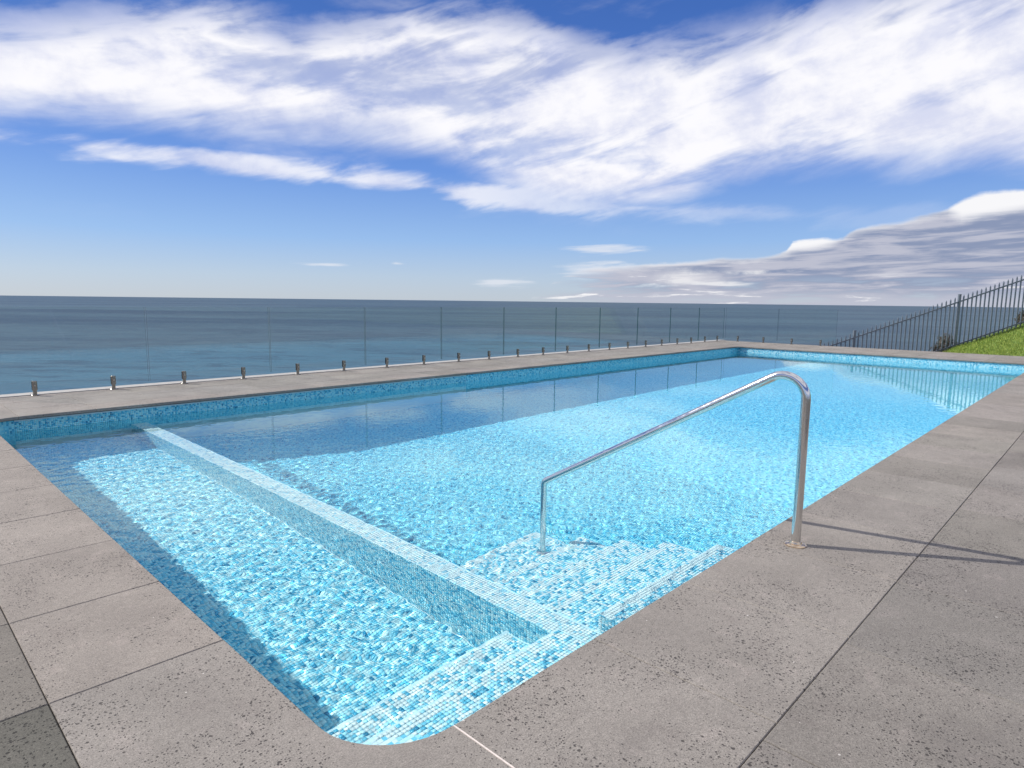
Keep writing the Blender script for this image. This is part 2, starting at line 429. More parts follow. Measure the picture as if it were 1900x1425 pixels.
# rounded corner stones
a0x, a0y, a1x, a1y = shrink(CL, CR, 1.235, 2.465)
poly_stone('coping_stone', [(a0x, a0y), (a1x, a0y), (a1x, YA)] + list(reversed(arc(XA + RC, YA + RC, RC, 180, 270)))[1:] + [(XA, a1y), (a0x, a1y)], (0.97, 0.97, 0.97, 1))
FR = 9.45                        # outer line of the coping on the sea side
b0x, b0y, b1x, b1y = shrink(CL, 8.465, 1.235, FR)
poly_stone('coping_stone', [(b0x, b0y), (XA, b0y)] + list(reversed(arc(XA + RC, YB - RC, RC, 90, 180)))[1:] + [(b1x, YB), (b1x, b1y), (b0x, b1y)])
ER = 20.40
c0x, c0y, c1x, c1y = shrink(18.485, 8.465, ER, FR)
poly_stone('coping_stone', [(c0x, YB)] + list(reversed(arc(XB - RC, YB - RC, RC, 0, 90))) + [(XB, c0y), (c1x, c0y), (c1x, c1y), (c0x, c1y)])
e0x, e0y, e1x, e1y = shrink(18.485, CR, ER, 2.465)
poly_stone('coping_stone', [(e0x, e0y), (e1x, e0y), (e1x, e1y), (XB, e1y)] + list(reversed(arc(XB - RC, YA + RC, RC, 270, 360))) + [(e0x, YA)])
left_tones = [1.0, 0.985, 1.03, 1.0, 1.04, 0.98, 1.02, 1.0]
for k in range(8):               # near end, along Y
    y0 = 2.465 + 0.75 * k; q = left_tones[k]
    stone('coping_stone', CL, y0, XA, y0 + 0.75, (q * 1.02, q, q * 0.985, 1))
for k in range(23):              # near side and sea side, along X
    x0 = 1.235 + 0.75 * k
    stone('coping_stone', x0, CR, x0 + 0.75, YA, (0.95 + 0.04 * random.random(),) * 3 + (1,) if k < 3 else tone(0.87, 1.04))
    stone('coping_stone', x0, YB, x0 + 0.75, FR, tone(0.97, 1.12))
for k in range(8):
    y0 = 2.465 + 0.75 * k; stone('coping_stone', XB, y0, ER, y0 + 0.75, tone(0.97, 1.1))
# outer paving
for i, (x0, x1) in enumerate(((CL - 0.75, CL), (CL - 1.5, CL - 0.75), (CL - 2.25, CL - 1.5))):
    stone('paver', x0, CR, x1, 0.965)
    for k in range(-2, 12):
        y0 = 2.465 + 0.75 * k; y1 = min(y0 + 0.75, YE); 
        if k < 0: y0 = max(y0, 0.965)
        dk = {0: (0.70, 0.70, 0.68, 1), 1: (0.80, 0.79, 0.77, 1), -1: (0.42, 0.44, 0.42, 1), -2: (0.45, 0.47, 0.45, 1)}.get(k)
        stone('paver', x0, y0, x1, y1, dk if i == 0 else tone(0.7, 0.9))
for j in range(4):
    y1 = CR - 0.8 * j; y0 = y1 - 0.8
    for k in range(-7, 25):
        x0 = 2.67 + 0.8 * k; x1 = min(x0 + 0.8, XE)
        stone('paver', x0, y0, x1, y1, tone(0.76, 0.98))
for y0, y1 in ((FR, 10.035), (10.035, YE)):
    for k in range(-1, 29):
        x0 = 1.235 + 0.75 * k; x1 = x0 + 0.75
        if k == -1: x0 = CL
        if x1 > XE: x1 = XE
        stone('paver', x0, y0, x1, y1, tone(0.97, 1.12))
for x0, x1 in ((ER, 21.2), (21.2, 22.0), (22.0, XE)):
    for k in range(-2, 10):
        y0 = 2.465 + 0.75 * k; y1 = min(y0 + 0.75, FR)
        if k == -2: y0 = CR
        if y0 >= FR: continue
        stone('paver', x0, y0, x1, y1, tone(0.95, 1.1))
q = MB(); q.box(1.2325, CR + 0.01, -0.02, 1.2375, YA - 0.004, 0.0004); q.build('grout_line', [M_grout], deck_o)
q = MB(); q.box(-12, YE + 0.002, -0.3, XE + 0.09, YE + 0.26, 0.012); q.build('edge_capping', [M_conc], deck_o)

# ------------------------------------------------------------------ mosaic pool basin
PAL = [(0.0, (0.86, 0.87, 0.86)), (0.26, (0.64, 0.83, 0.87)), (0.50, (0.42, 0.74, 0.84)), (0.70, (0.20, 0.57, 0.73)), (0.86, (0.11, 0.43, 0.60)), (0.965, (0.045, 0.26, 0.42))]
def mosaic_material(name, mode):
    mt, t, b = material(name)
    if mode == 'piece':
        oi = t.node('ShaderNodeObjectInfo'); r = oi.outputs['Random']; nose = oi.outputs['Alpha']
        c = t.ramp(r, PAL, 'CONSTANT'); c = t.mix(nose, c, (0.82, 0.82, 0.82))
    else:
        uv = t.node('ShaderNodeUVMap', uv_map='metres')
        sx, sy, sz = t.sep(uv.outputs[0])
        fx = t.math('FLOOR', t.math('DIVIDE', sx, 0.02)); fy = t.math('FLOOR', t.math('DIVIDE', sy, 0.02))
        wn = t.node('ShaderNodeTexWhiteNoise', noise_dimensions='2D'); t.L.new(t.xyz(fx, fy, 0.0), wn.inputs['Vector'])
        c = t.ramp(wn.outputs['Value'], PAL, 'CONSTANT')
        at = t.node('ShaderNodeAttribute', attribute_name='nose')
        c = t.mix(at.outputs['Fac'], c, (0.84, 0.83, 0.81))
        a2 = t.node('ShaderNodeAttribute', attribute_name='depth_tint'); c = t.mix(a2.outputs['Fac'], c, t.mix(1.0, c, (0.34, 0.88, 1.0, 1), 'MULTIPLY'))  # stands in for light absorbed with water depth, put into the tile colour
        if mode == 'flat':
            gx = t.math('FRACT', t.math('DIVIDE', sx, 0.02)); gy = t.math('FRACT', t.math('DIVIDE', sy, 0.02))
            gr = t.math('MAXIMUM', t.math('LESS_THAN', gx, 0.08), t.math('LESS_THAN', gy, 0.08))
            c = t.mix(1.0, t.mix(t.mul(gr, 0.3), c, (0.30, 0.55, 0.62)), (0.86, 0.87, 0.88, 1), 'MULTIPLY')
    t.L.new(c, b.inputs['Base Color']); b.inputs['Roughness'].default_value = 0.25
    return mt
M_mtile = mosaic_material('mosaic_glass_tile', 'tile'); M_mflat = mosaic_material('mosaic_far', 'flat'); M_mpiece = mosaic_material('mosaic_piece', 'piece')
M_tgrout = simple('mosaic_grout', (0.62, 0.74, 0.78), 0.8, 0, 0.08, 60)
PT = 0.02
shell = MB(); shell_uv = []; shell_depth_tint = []; tdepth_tint = []
tv, tf_uv, tnose, tcenter, tframe = [], [], [], [], []
WX0, WX1, WY0, WY1 = XA - OV, XB + OV, YA - OV, YB + OV
ZW = -0.18
_patch = [0]
def patch(o, ud, vd, lu, lv, tiles=None, nose=None, depth_tint=0.0, slope=None):
    """a mosaic face: origin, two directions, lengths; tiles(u, v) -> mask of cells that get real tiles; nose(u, v) -> white trim share"""
    _patch[0] += 1; off = np.array([37.0 * _patch[0], 11.0 * _patch[0]])
    o = np.array(o, float); ud = np.array(ud, float); vd = np.array(vd, float); nn = np.cross(ud, vd)
    def pt(u, v):
        p = o + ud * u + vd * v
        if slope is not None: p = p + np.array([0, 0, slope(p)])
        return p
    bi = len(shell.v)
    for u, v in ((0, 0), (lu, 0), (lu, lv), (0, lv)): shell.v.append(tuple(pt(u, v)))
    shell.face((bi, bi + 1, bi + 2, bi + 3), 0 if tiles is None else 1); shell_depth_tint.append(depth_tint)
    shell_uv.extend([(u + off[0], v + off[1]) for u, v in ((0, 0), (lu, 0), (lu, lv), (0, lv))])
    if tiles is None: return
    nu, nv = int(lu / PT + 1e-6), int(lv / PT + 1e-6)
    uu, vv = np.meshgrid((np.arange(nu) + 0.5) * PT, (np.arange(nv) + 0.5) * PT, indexing='ij')
    uu = uu.ravel(); vv = vv.ravel()
    k = tiles(uu, vv) if callable(tiles) else np.ones(len(uu), bool)
    uu, vv = uu[k], vv[k]
    ns = nose(uu, vv) if nose is not None else np.zeros(len(uu))
    cen = o + uu[:, None] * ud + vv[:, None] * vd
    if slope is not None: cen[:, 2] += np.array([slope(c) for c in cen])
    tcenter.append(cen); tframe.append(np.repeat(np.stack([ud, vd, nn])[None], len(cen), 0)); tnose.append(ns); tdepth_tint.append(np.full(len(cen), depth_tint))
    tf_uv.append(np.stack([uu + off[0], vv + off[1]], 1))
nrng = np.random.default_rng(5)
edge_nose = lambda lv, w=0.05, k=0.85, share=0.72: (lambda u, v: np.where((v > lv - w) & (nrng.random(len(u)) < share), k, 0.0))
DV0, DV1, ZDV = 2.365, 2.54, -0.50
ZC = -1.10
def zfloor(x): return -1.60 - 0.34 * np.clip((x - 2.54) / 1.96, 0, 1) - 0.34 * np.clip((x - 4.5) / 15.0, 0, 1)
# wading bay floor
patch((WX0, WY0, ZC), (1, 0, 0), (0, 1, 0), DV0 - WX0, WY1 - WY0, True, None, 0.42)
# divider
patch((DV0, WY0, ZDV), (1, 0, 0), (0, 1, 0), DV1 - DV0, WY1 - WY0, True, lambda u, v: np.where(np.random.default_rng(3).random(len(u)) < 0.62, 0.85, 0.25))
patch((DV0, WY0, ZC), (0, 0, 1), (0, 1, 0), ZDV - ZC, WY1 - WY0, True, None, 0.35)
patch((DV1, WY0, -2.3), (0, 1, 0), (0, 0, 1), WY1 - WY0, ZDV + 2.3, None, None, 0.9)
# main floor: real tiles near, the material takes over beyond
XT = 6.6
sl_ = lambda p: float(zfloor(p[0]))
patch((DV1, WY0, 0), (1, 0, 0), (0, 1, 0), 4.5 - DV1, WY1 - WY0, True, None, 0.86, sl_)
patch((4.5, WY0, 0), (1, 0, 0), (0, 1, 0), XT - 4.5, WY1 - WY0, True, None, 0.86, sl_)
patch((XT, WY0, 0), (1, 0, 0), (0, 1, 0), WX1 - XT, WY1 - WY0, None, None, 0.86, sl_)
# wading bay steps (down from the near side)
for y0, y1, z, zn in ((WY0, 1.925, -0.42, -0.75), (1.925, 2.30, -0.75, ZC)):
    patch((WX0, y0, z), (1, 0, 0), (0, 1, 0), DV0 - WX0, y1 - y0, True, edge_nose(y1 - y0, 0.075, 0.9, 0.62))
    patch((DV0, y1, zn), (-1, 0, 0), (0, 0, 1), DV0 - WX0, z - zn)
    if z > ZDV: patch((DV0, y0, ZDV), (0, 1, 0), (0, 0, 1), y1 - y0, z - ZDV, True)
# main steps
SX = 3.85
treads = [(WY0, 1.80, -0.30), (1.80, 2.18, -0.53), (2.18, 2.54, -0.76), (2.54, 2.92, -0.99), (2.92, 3.40, -1.22)]
for i, (y0, y1, z) in enumerate(treads):
    zn = treads[i + 1][2] if i < 4 else -1.9
    patch((DV1, y0, z), (1, 0, 0), (0, 1, 0), SX - DV1, y1 - y0, True, edge_nose(y1 - y0, 0.075, 0.95 if i == 0 else 0.85, 0.97 if i == 0 else 0.68))
    patch((SX, y1, zn), (-1, 0, 0), (0, 0, 1), SX - DV1, z - zn)
    patch((SX, y0, -1.95), (0, 1, 0), (0, 0, 1), y1 - y0, z + 1.95, True)
    if z > ZDV: patch((DV1, y1, ZDV), (0, -1, 0), (0, 0, 1), y1 - y0, z - ZDV, True)
# walls (rounded corners), facing inwards; real tiles on the near part of the sea-side wall
patch((WX0 + RC, WY1, -2.3), (1, 0, 0), (0, 0, 1), 8.0 - (WX0 + RC), 2.255, lambda u, v: v > 1.6, None, 0.9)  # stronger blue in the tile colour for this wall's shade
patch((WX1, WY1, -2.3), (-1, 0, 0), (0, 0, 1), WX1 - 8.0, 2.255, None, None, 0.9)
patch((WX1, WY0, -2.3), (0, 1, 0), (0, 0, 1), WY1 - WY0, 2.255, None, None, 0.5)  # weaker blue in the tile colour, as the sunlit end
patch((WX0, WY1 - RC, -2.3), (0, -1, 0), (0, 0, 1), WY1 - WY0 - 2 * RC, 2.255)
patch((WX0 + RC, WY0, -2.3), (1, 0, 0), (0, 0, 1), WX1 - WX0 - RC, 2.255)
for cx, cy, a0_, in ((WX0 + RC, WY0 + RC, 180), (WX0 + RC, WY1 - RC, 90)):
    pts = arc(cx, cy, RC, a0_, a0_ + 90, 10)
    for p, q in zip(pts[:-1], pts[1:]):
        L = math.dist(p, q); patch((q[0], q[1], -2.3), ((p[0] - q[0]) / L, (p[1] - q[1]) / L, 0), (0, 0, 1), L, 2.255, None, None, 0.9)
def set_mosaic_attrs(o, uvs, nose, depth_tint):
    uvl = o.data.uv_layers.new(name='metres'); uvl.data.foreach_set('uv', np.asarray(uvs, np.float32).ravel())
    for nm, v in (('nose', nose), ('depth_tint', depth_tint)):
        at = o.data.attributes.new(nm, 'FLOAT', 'FACE'); at.data.foreach_set('value', np.asarray(v, np.float32))
basin = structure(shell.build('pool_basin', [M_mflat, M_tgrout]))
set_mosaic_attrs(basin, shell_uv, np.zeros(len(shell.f)), shell_depth_tint)
basin.cycles.is_caustics_receiver = True
cen = np.concatenate(tcenter); fr = np.concatenate(tframe); uvs = np.concatenate(tf_uv); ns = np.concatenate(tnose); dp = np.concatenate(tdepth_tint)
# keep tiles inside the rounded outline
def outside_corner(c):
    o = np.zeros(len(c), bool)
    for cx, cy, sx, sy in ((WX0 + RC, WY0 + RC, -1, -1), (WX0 + RC, WY1 - RC, -1, 1)):
        dx, dy = (c[:, 0] - cx) * sx, (c[:, 1] - cy) * sy
        o |= (dx > 0) & (dy > 0) & (dx * dx + dy * dy > (RC - 0.012) ** 2)
    return o
kp = ~outside_corner(cen)
kp &= ~((cen[:, 0] > DV1) & (cen[:, 0] < SX) & (cen[:, 1] < 3.4) & (cen[:, 2] < -1.24) & (fr[:, 2, 2] > 0.9))
kp &= ~((cen[:, 0] < DV0) & (cen[:, 1] < 2.3) & (cen[:, 2] < ZC + 0.001) & (fr[:, 2, 2] > 0.9))
kp &= ~((cen[:, 0] < DV0) & (cen[:, 1] < 1.925) & (cen[:, 2] < -0.74) & (fr[:, 2, 2] > 0.9))
cen, fr, uvs, ns, dp = cen[kp], fr[kp], uvs[kp], ns[kp], dp[kp]
# the 300 tiles that show largest, as pieces of their own; all the others joined
dcam = np.linalg.norm(cen - np.array(CAM), axis=1)
vis = (fr[:, 2, 2] > 0.9) & (cen[:, 1] > YA + 0.16) & (cen[:, 2] > -0.8) & (cen[:, 0] > XA + 0.14) & (((cen[:, 0] - 1.23) ** 2 + (cen[:, 1] - 1.73) ** 2 < 0.16 ** 2) | (cen[:, 0] > 1.23) | (cen[:, 1] > 1.73))
order = np.argsort(np.where(vis, dcam, 1e9))[:300]
sel = np.zeros(len(cen), bool); sel[order] = True
hw, ht = PT / 2 - 0.0005, 0.0011
rest = np.where(~sel)[0]
cN, fN = cen[rest], fr[rest].copy()
yaw = rng.normal(0, 0.05, len(rest)); cy_, sy_ = np.cos(yaw)[:, None], np.sin(yaw)[:, None]
u_, v_ = fN[:, 0].copy(), fN[:, 1].copy()
fN[:, 0], fN[:, 1] = u_ * cy_ + v_ * sy_, v_ * cy_ - u_ * sy_
cN = cN + fN[:, 0] * rng.normal(0, 0.0006, (len(rest), 1)) + fN[:, 1] * rng.normal(0, 0.0006, (len(rest), 1))
jit = rng.normal(0, 0.0003, (len(rest), 1))
cor = []
for top_ in (0, 1):
    for su, sv in ((-1, -1), (1, -1), (1, 1), (-1, 1)):
        cor.append(cN + fN[:, 0] * su * hw + fN[:, 1] * sv * hw + (fN[:, 2] * (ht + np.abs(jit)) if top_ else fN[:, 2] * -0.001))
vt = np.stack(cor, 1).reshape(-1, 3)
q = np.array([[4, 5, 6, 7], [0, 1, 5, 4], [1, 2, 6, 5], [2, 3, 7, 6], [3, 0, 4, 7]])
fc = (q[None] + (np.arange(len(rest)) * 8)[:, None, None]).reshape(-1, 4)
me = bpy.data.meshes.new('mosaic_tiles')
me.vertices.add(len(vt)); me.vertices.foreach_set('co', vt.astype(np.float32).ravel())
me.loops.add(fc.size); me.loops.foreach_set('vertex_index', fc.ravel().astype(np.int32))
me.polygons.add(len(fc)); me.polygons.foreach_set('loop_start', (np.arange(len(fc)) * 4).astype(np.int32))
me.update(calc_edges=True); me.validate()
me.materials.append(M_mtile)
tiles_o = link(bpy.data.objects.new('mosaic_tiles', me), basin); stuff(tiles_o)
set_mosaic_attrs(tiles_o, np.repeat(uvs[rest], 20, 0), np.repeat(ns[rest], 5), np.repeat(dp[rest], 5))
tiles_o.cycles.is_caustics_receiver = True
pm = MB(); pm.prism([(-hw, -hw), (hw, -hw), (hw, hw), (-hw, hw)], -0.001, ht, 0.0006)
pmo = None
for i in np.where(sel)[0]:
    if pmo is None: o = pm.build('mosaic_tile', [M_mpiece], basin); pmo = o
    else: o = link(bpy.data.objects.new('mosaic_tile', pmo.data), basin)
    o.location = cen[i]; o.rotation_euler = (0, 0, rng.normal(0, 0.05)); o.color = (1, 1, 1, float(ns[i])); o.cycles.is_caustics_receiver = True

# ------------------------------------------------------------------ pool water: rippled surface
mt_w = bpy.data.materials.new('pool_water'); mt_w.use_nodes = True
t = NT(mt_w.node_tree); t.N.clear()
out = t.node('ShaderNodeOutputMaterial'); gl = t.node('ShaderNodeBsdfGlass')
gl.inputs['Roughness'].default_value = 0.0; gl.inputs['IOR'].default_value = 1.33; gl.inputs['Color'].default_value = (0.85, 0.975, 1.0, 1)
t.L.new(gl.outputs[0], out.inputs[0])
st = 0.02
xs = np.concatenate([np.arange(WX0 - 2.2, WX0 - 0.02, 0.04), np.arange(WX0 - 0.015, 6.4, st), np.arange(6.4, WX1 + 0.05, 0.04)]); ys = np.concatenate([np.arange(WY0 - 0.015, WY1 + 0.015, st), np.arange(WY1 + 0.02, YE - 0.05, 0.04)])  # sheet extended unseen under the paving so refracted wall shadows fall right
xs[-1] = WX1 + 0.015
GX, GY = np.meshgrid(xs, ys, indexing='ij'); GZ = np.full_like(GX, ZW)
wr = np.random.default_rng(11)
for i in range(56):
    lam = 0.062 * (4.4 ** wr.random()); a = wr.uniform(0, 2 * math.pi); k = 2 * math.pi / lam
    slope_ = 0.0042 if lam < 0.11 else 0.0022
    GZ += slope_ / k * np.sin(k * (GX * math.cos(a) + GY * math.sin(a)) + wr.uniform(0, 6.28) + 0.6 * np.sin(1.3 * GX + 0.7 * GY + i))
q_ = np.clip((3.9 - GX) / 1.9, 0, 1); q_ = q_ * q_ * (3 - 2 * q_)
GZ = ZW + (GZ - ZW) * (0.40 + 0.66 * q_)
nx, ny = GX.shape
vt = np.stack([GX.ravel(), GY.ravel(), GZ.ravel()], 1)
ii, jj = np.meshgrid(np.arange(nx - 1), np.arange(ny - 1), indexing='ij'); bidx = (ii * ny + jj).ravel()
fc = np.stack([bidx, bidx + ny, bidx + ny + 1, bidx + 1], 1)
me = bpy.data.meshes.new('pool_water')
me.vertices.add(len(vt)); me.vertices.foreach_set('co', vt.astype(np.float32).ravel())
me.loops.add(fc.size); me.loops.foreach_set('vertex_index', fc.ravel().astype(np.int32))
me.polygons.add(len(fc)); me.polygons.foreach_set('loop_start', (np.arange(len(fc)) * 4).astype(np.int32))
me.update(calc_edges=True); me.polygons.foreach_set('use_smooth', np.ones(len(fc), bool)); me.materials.append(mt_w)
wo = structure(link(bpy.data.objects.new('pool_water', me))); wo.cycles.is_caustics_caster = True

# ------------------------------------------------------------------ handrail
mt_ss, t, b = material('polished_steel')
b.inputs['Base Color'].default_value = (0.74, 0.73, 0.71, 1); b.inputs['Metallic'].default_value = 1; b.inputs['Roughness'].default_value = 0.13
g = t.node('ShaderNodeNewGeometry'); nz = t.noise(g.outputs['Position'], 25, 5, 0.6); t.L.new(t.lin(nz, 0.3, 0.7, 0.10, 0.2), b.inputs['Roughness'])
M_brass = simple('tinted_steel', (0.78, 0.62, 0.44), 0.22, 1.0, 0.08, 30)
M_screw = simple('screw_steel', (0.5, 0.46, 0.4), 0.3, 1.0)
RX = 3.61
def fillet(pts, rads, n=10):
    P = [Vector(p) for p in pts]; o = [P[0]]
    for i in range(1, len(P) - 1):
        d0 = (P[i - 1] - P[i]).normalized(); d2_ = (P[i + 1] - P[i]).normalized()
        th = d0.angle(d2_); tl = rads[i - 1] / math.tan(th / 2)
        a, c = P[i] + d0 * tl, P[i] + d2_ * tl
        cen_ = P[i] + (d0 + d2_).normalized() * (rads[i - 1] / math.sin(th / 2))
        va, vc = a - cen_, c - cen_; ang = va.angle(vc)
        for k in range(n + 1):
            f = k / n; o.append(cen_ + (va * math.sin((1 - f) * ang) + vc * math.sin(f * ang)) / math.sin(ang))
    o.append(P[-1]); return o
FOOT_Z = -1.22 + 0.0016
rail = thing('pool_handrail', 'polished stainless steel handrail sloping from the near coping down to the pool steps', 'handrail', (RX, 1.225, 0))
pth = fillet([(0, 0, 0.004), (0, 0, 1.045), (0, 1.885, -0.025), (0, 1.885, FOOT_Z)], [0.125, 0.055])
q = MB(); q.tube(pth, 0.0252, 28); o = q.build('tube', [mt_ss], rail); auto_smooth(o, 50); o.cycles.is_caustics_receiver = True
q = MB(); q.lathe([(0.058, 0.0005), (0.058, 0.006), (0.052, 0.010), (0.034, 0.013), (0.0305, 0.024), (0.0255, 0.026)], seg=32); bp = auto_smooth(q.build('base_flange', [M_brass], rail), 35)
for k in range(3):
    a = math.radians(40 + 120 * k); q = MB(); q.lathe([(0.007, 0.008), (0.007, 0.0125), (0.004, 0.015)], 0.043 * math.cos(a), 0.043 * math.sin(a), 12); auto_smooth(q.build('screw', [M_screw], bp), 40)
q = MB(); q.lathe([(0.055, FOOT_Z), (0.055, FOOT_Z + 0.008), (0.032, FOOT_Z + 0.013), (0.0255, FOOT_Z + 0.024)], 0, 1.885, 24)
o = auto_smooth(q.build('foot_flange', [mt_ss], rail), 35); o.cycles.is_caustics_receiver = True

# ------------------------------------------------------------------ frameless glass fence
mt_gl = bpy.data.materials.new('clear_glass'); mt_gl.use_nodes = True
t = NT(mt_gl.node_tree); t.N.clear()
out = t.node('ShaderNodeOutputMaterial'); tr = t.node('ShaderNodeBsdfTransparent'); tr.inputs[0].default_value = (0.965, 0.985, 0.98, 1)
gs = t.node('ShaderNodeBsdfGlossy'); gs.inputs['Roughness'].default_value = 0.0
fz = t.node('ShaderNodeFresnel'); gg = t.node('ShaderNodeNewGeometry'); t.L.new(t.lin(gg.outputs['Backfacing'], 0, 1, 1.35, 1 / 1.35), fz.inputs['IOR'])
mx = t.node('ShaderNodeMixShader'); t.L.new(fz.outputs[0], mx.inputs[0]); t.L.new(tr.outputs[0], mx.inputs[1]); t.L.new(gs.outputs[0], mx.inputs[2]); t.L.new(mx.outputs[0], out.inputs[0])
M_gedge = simple('glass_edge', (0.035, 0.080, 0.092), 0.12)
M_spig = simple('brushed_steel', (0.30, 0.285, 0.26), 0.26, 1.0, 0.15, 60)
PW, GP = 1.91, 0.022
def glass_pane(parent, w):
    q = MB(); x0, x1 = -w / 2 + GP / 2, w / 2 - GP / 2; h0, h1, th = 0.085, 1.20, 0.0075; b0 = 0
    q.v = [(x0, -th, h0), (x1, -th, h0), (x1, th, h0), (x0, th, h0), (x0, -th, h1), (x1, -th, h1), (x1, th, h1), (x0, th, h1)]
    for f_, mi in (((3, 2, 1, 0), 1), ((4, 5, 6, 7), 1), ((0, 1, 5, 4), 0), ((1, 2, 6, 5), 1), ((2, 3, 7, 6), 0), ((3, 0, 4, 7), 1)): q.face(f_, mi)
    return q.build('pane', [mt_gl, M_gedge], parent)
def spigot(parent, x):
    q = MB()
    q.lathe([(0.048, 0.0), (0.048, 0.010), (0.044, 0.014), (0.026, 0.016)], x, 0, 20)
    q.lathe([(0.024, 0.016), (0.024, 0.075)], x, 0, 16)
    for s_ in (-1, 1):                       # two cheeks that clamp the pane
        a = [math.radians(v) for v in np.linspace(12, 168, 9)]
        poly = [(x + 0.031 * math.cos(v), s_ * (0.0085 + 0.024 * math.sin(v))) for v in a]
        if s_ < 0: poly = poly[::-1]
        q.prism(poly, 0.075, 0.20, 0.004)
    o = auto_smooth(q.build('spigot', [M_spig], parent), 35)
    q = MB()
    q.tube([(x, -0.028, 0.14), (x, -0.0385, 0.14)], 0.010, 10)
    auto_smooth(q.build('clamp_bolt', [M_screw], o), 40)
    return o
def panel(name, label, loc, rz, w, group):
    r = thing(name, label, 'glass panel', loc, rz, group)
    glass_pane(r, w); spigot(r, -w * 0.24); spigot(r, w * 0.25); return r
ordn = ['cut off at the left', 'second from the left', 'third from the left', 'fourth from the left', 'fifth from the left', 'sixth from the left', 'seventh from the left',
        'eighth from the left', 'ninth from the left', 'tenth from the left', 'last before the far corner']
GY_ = 10.585
first = None
def copy_thing(src, label, loc, rz):
    r = src.copy(); C.objects.link(r); r.location = loc; r.rotation_euler = (0, 0, rz); r['label'] = label
    for ch in src.children:
        c = ch.copy(); C.objects.link(c); c.parent = r
        for g2 in ch.children:
            d = g2.copy(); C.objects.link(d); d.parent = c
    return r
for k in range(11):
    cx = 3.09 + PW * (k - 0.5); lab = 'clear glass fence panel along the sea edge, ' + ordn[k]
    if first is None: first = panel('glass_fence_panel', lab, (cx, GY_, 0), 0, PW, 'glass fence panels along the sea edge')
    else: copy_thing(first, lab, (cx, GY_, 0), 0)
e1 = panel('glass_fence_panel', 'clear glass fence panel across the far end, next to the sea corner', (22.18, GY_ - 0.06 - 0.95, 0), -math.pi / 2, 1.90, 'glass fence panels across the far end')
copy_thing(e1, 'clear glass fence panel across the far end, next to the steel picket fence', (22.18, GY_ - 0.06 - 0.95 - 1.9, 0), -math.pi / 2)

# ------------------------------------------------------------------ lawn bank and sloping picket fence
DF = 21.3                                           # fence line: its distance straight ahead of the camera
def on_depth(px, py, D=DF):
    v = pix_dir(px, py); tt = D / (v @ fh); return np.array(CAM) + v * tt
s_of = lambda p: float(p @ rh)
pA, pB = on_depth(1584, 627), on_depth(1898, 519.5)
sA, sB = s_of(pA), s_of(pB); SLP = (pB[2] - pA[2]) / (sB - sA)
RS = 1.44; LOWC = 0.14
def z_top(s): return pA[2] + SLP * (s - sA)
def z_gr(s):
    z = z_top(s) - RS - LOWC
    return z if z < 3.0 else 3.0 + 2.0 * (1 - math.exp(-(z - 3.0) / 2.0))
def fpos(s, z, off=0.0): return (fh[0] * (DF + off) + rh[0] * s, fh[1] * (DF + off) + rh[1] * s, z)
M_pick = simple('picket_steel', (0.20, 0.225, 0.255), 0.32, 0.35, 0.15, 20)
fyaw = math.atan2(rh[1], rh[0])
S0, S1 = s_of(on_depth(1512, 600)), 21.5
fence = thing('picket_fence', 'dark steel picket fence with pointed tops climbing the grassy bank at the far right', 'fence', fpos(S0, 0), fyaw)
def loc_(s, z): return (s - S0, 0, z)
for dz in (0.0, -RS):
    q = MB()
    a, b_ = loc_(S0, z_top(S0) + dz), loc_(S1, z_top(S1) + dz)
    v0 = len(q.v); hh, tt = 0.022, 0.019
    q.v += [(a[0], -tt, a[2] - hh), (b_[0], -tt, b_[2] - hh), (b_[0], tt, b_[2] - hh), (a[0], tt, a[2] - hh), (a[0], -tt, a[2] + hh), (b_[0], -tt, b_[2] + hh), (b_[0], tt, b_[2] + hh), (a[0], tt, a[2] + hh)]
    for f_ in ((3, 2, 1, 0), (4, 5, 6, 7), (0, 1, 5, 4), (1, 2, 6, 5), (2, 3, 7, 6), (3, 0, 4, 7)): q.face(f_)
    q.build('rail', [M_pick], fence)
PS = 7.75 * DF / F_
q = MB(); q.box(-0.0165, -0.0165, -RS - 0.12, 0.0165, 0.0165, 0.13)
b0 = len(q.v); q.v += [(-0.0165, -0.0165, 0.13), (0.0165, -0.0165, 0.13), (0.0165, 0.0165, 0.13), (-0.0165, 0.0165, 0.13), (0, 0, 0.20)]
for i in range(4): q.face((b0 + i, b0 + (i + 1) % 4, b0 + 4))
pk = None
s_post = [s_of(on_depth(1587, 600)), s_of(on_depth(1775.5, 600))]; dpost = s_post[1] - s_post[0]; s_post.append(s_post[1] + dpost)
n_in = 24; step = dpost / n_in
k0 = int((S0 - s_post[0]) / step)
kk = k0
while s_post[0] + kk * step < S1:
    s = s_post[0] + kk * step
    if kk % n_in != 0 and s > S0:
        if pk is None: pk = q.build('picket', [M_pick], fence); o = pk
        else: o = link(bpy.data.objects.new('picket', pk.data), fence)
        o.location = loc_(s, z_top(s))
    kk += 1
p_ = MB(); p_.box(-0.036, -0.036, -RS - 0.45, 0.036, 0.036, 0.235); p_.box(-0.041, -0.041, 0.235, 0.041, 0.041, 0.25)
po = None
for s in s_post:
    if s > S1: continue
    if po is None: po = p_.build('post', [M_pick], fence); o = po
    else: o = link(bpy.data.objects.new('post', po.data), fence)
    o.location = loc_(s, z_top(s))

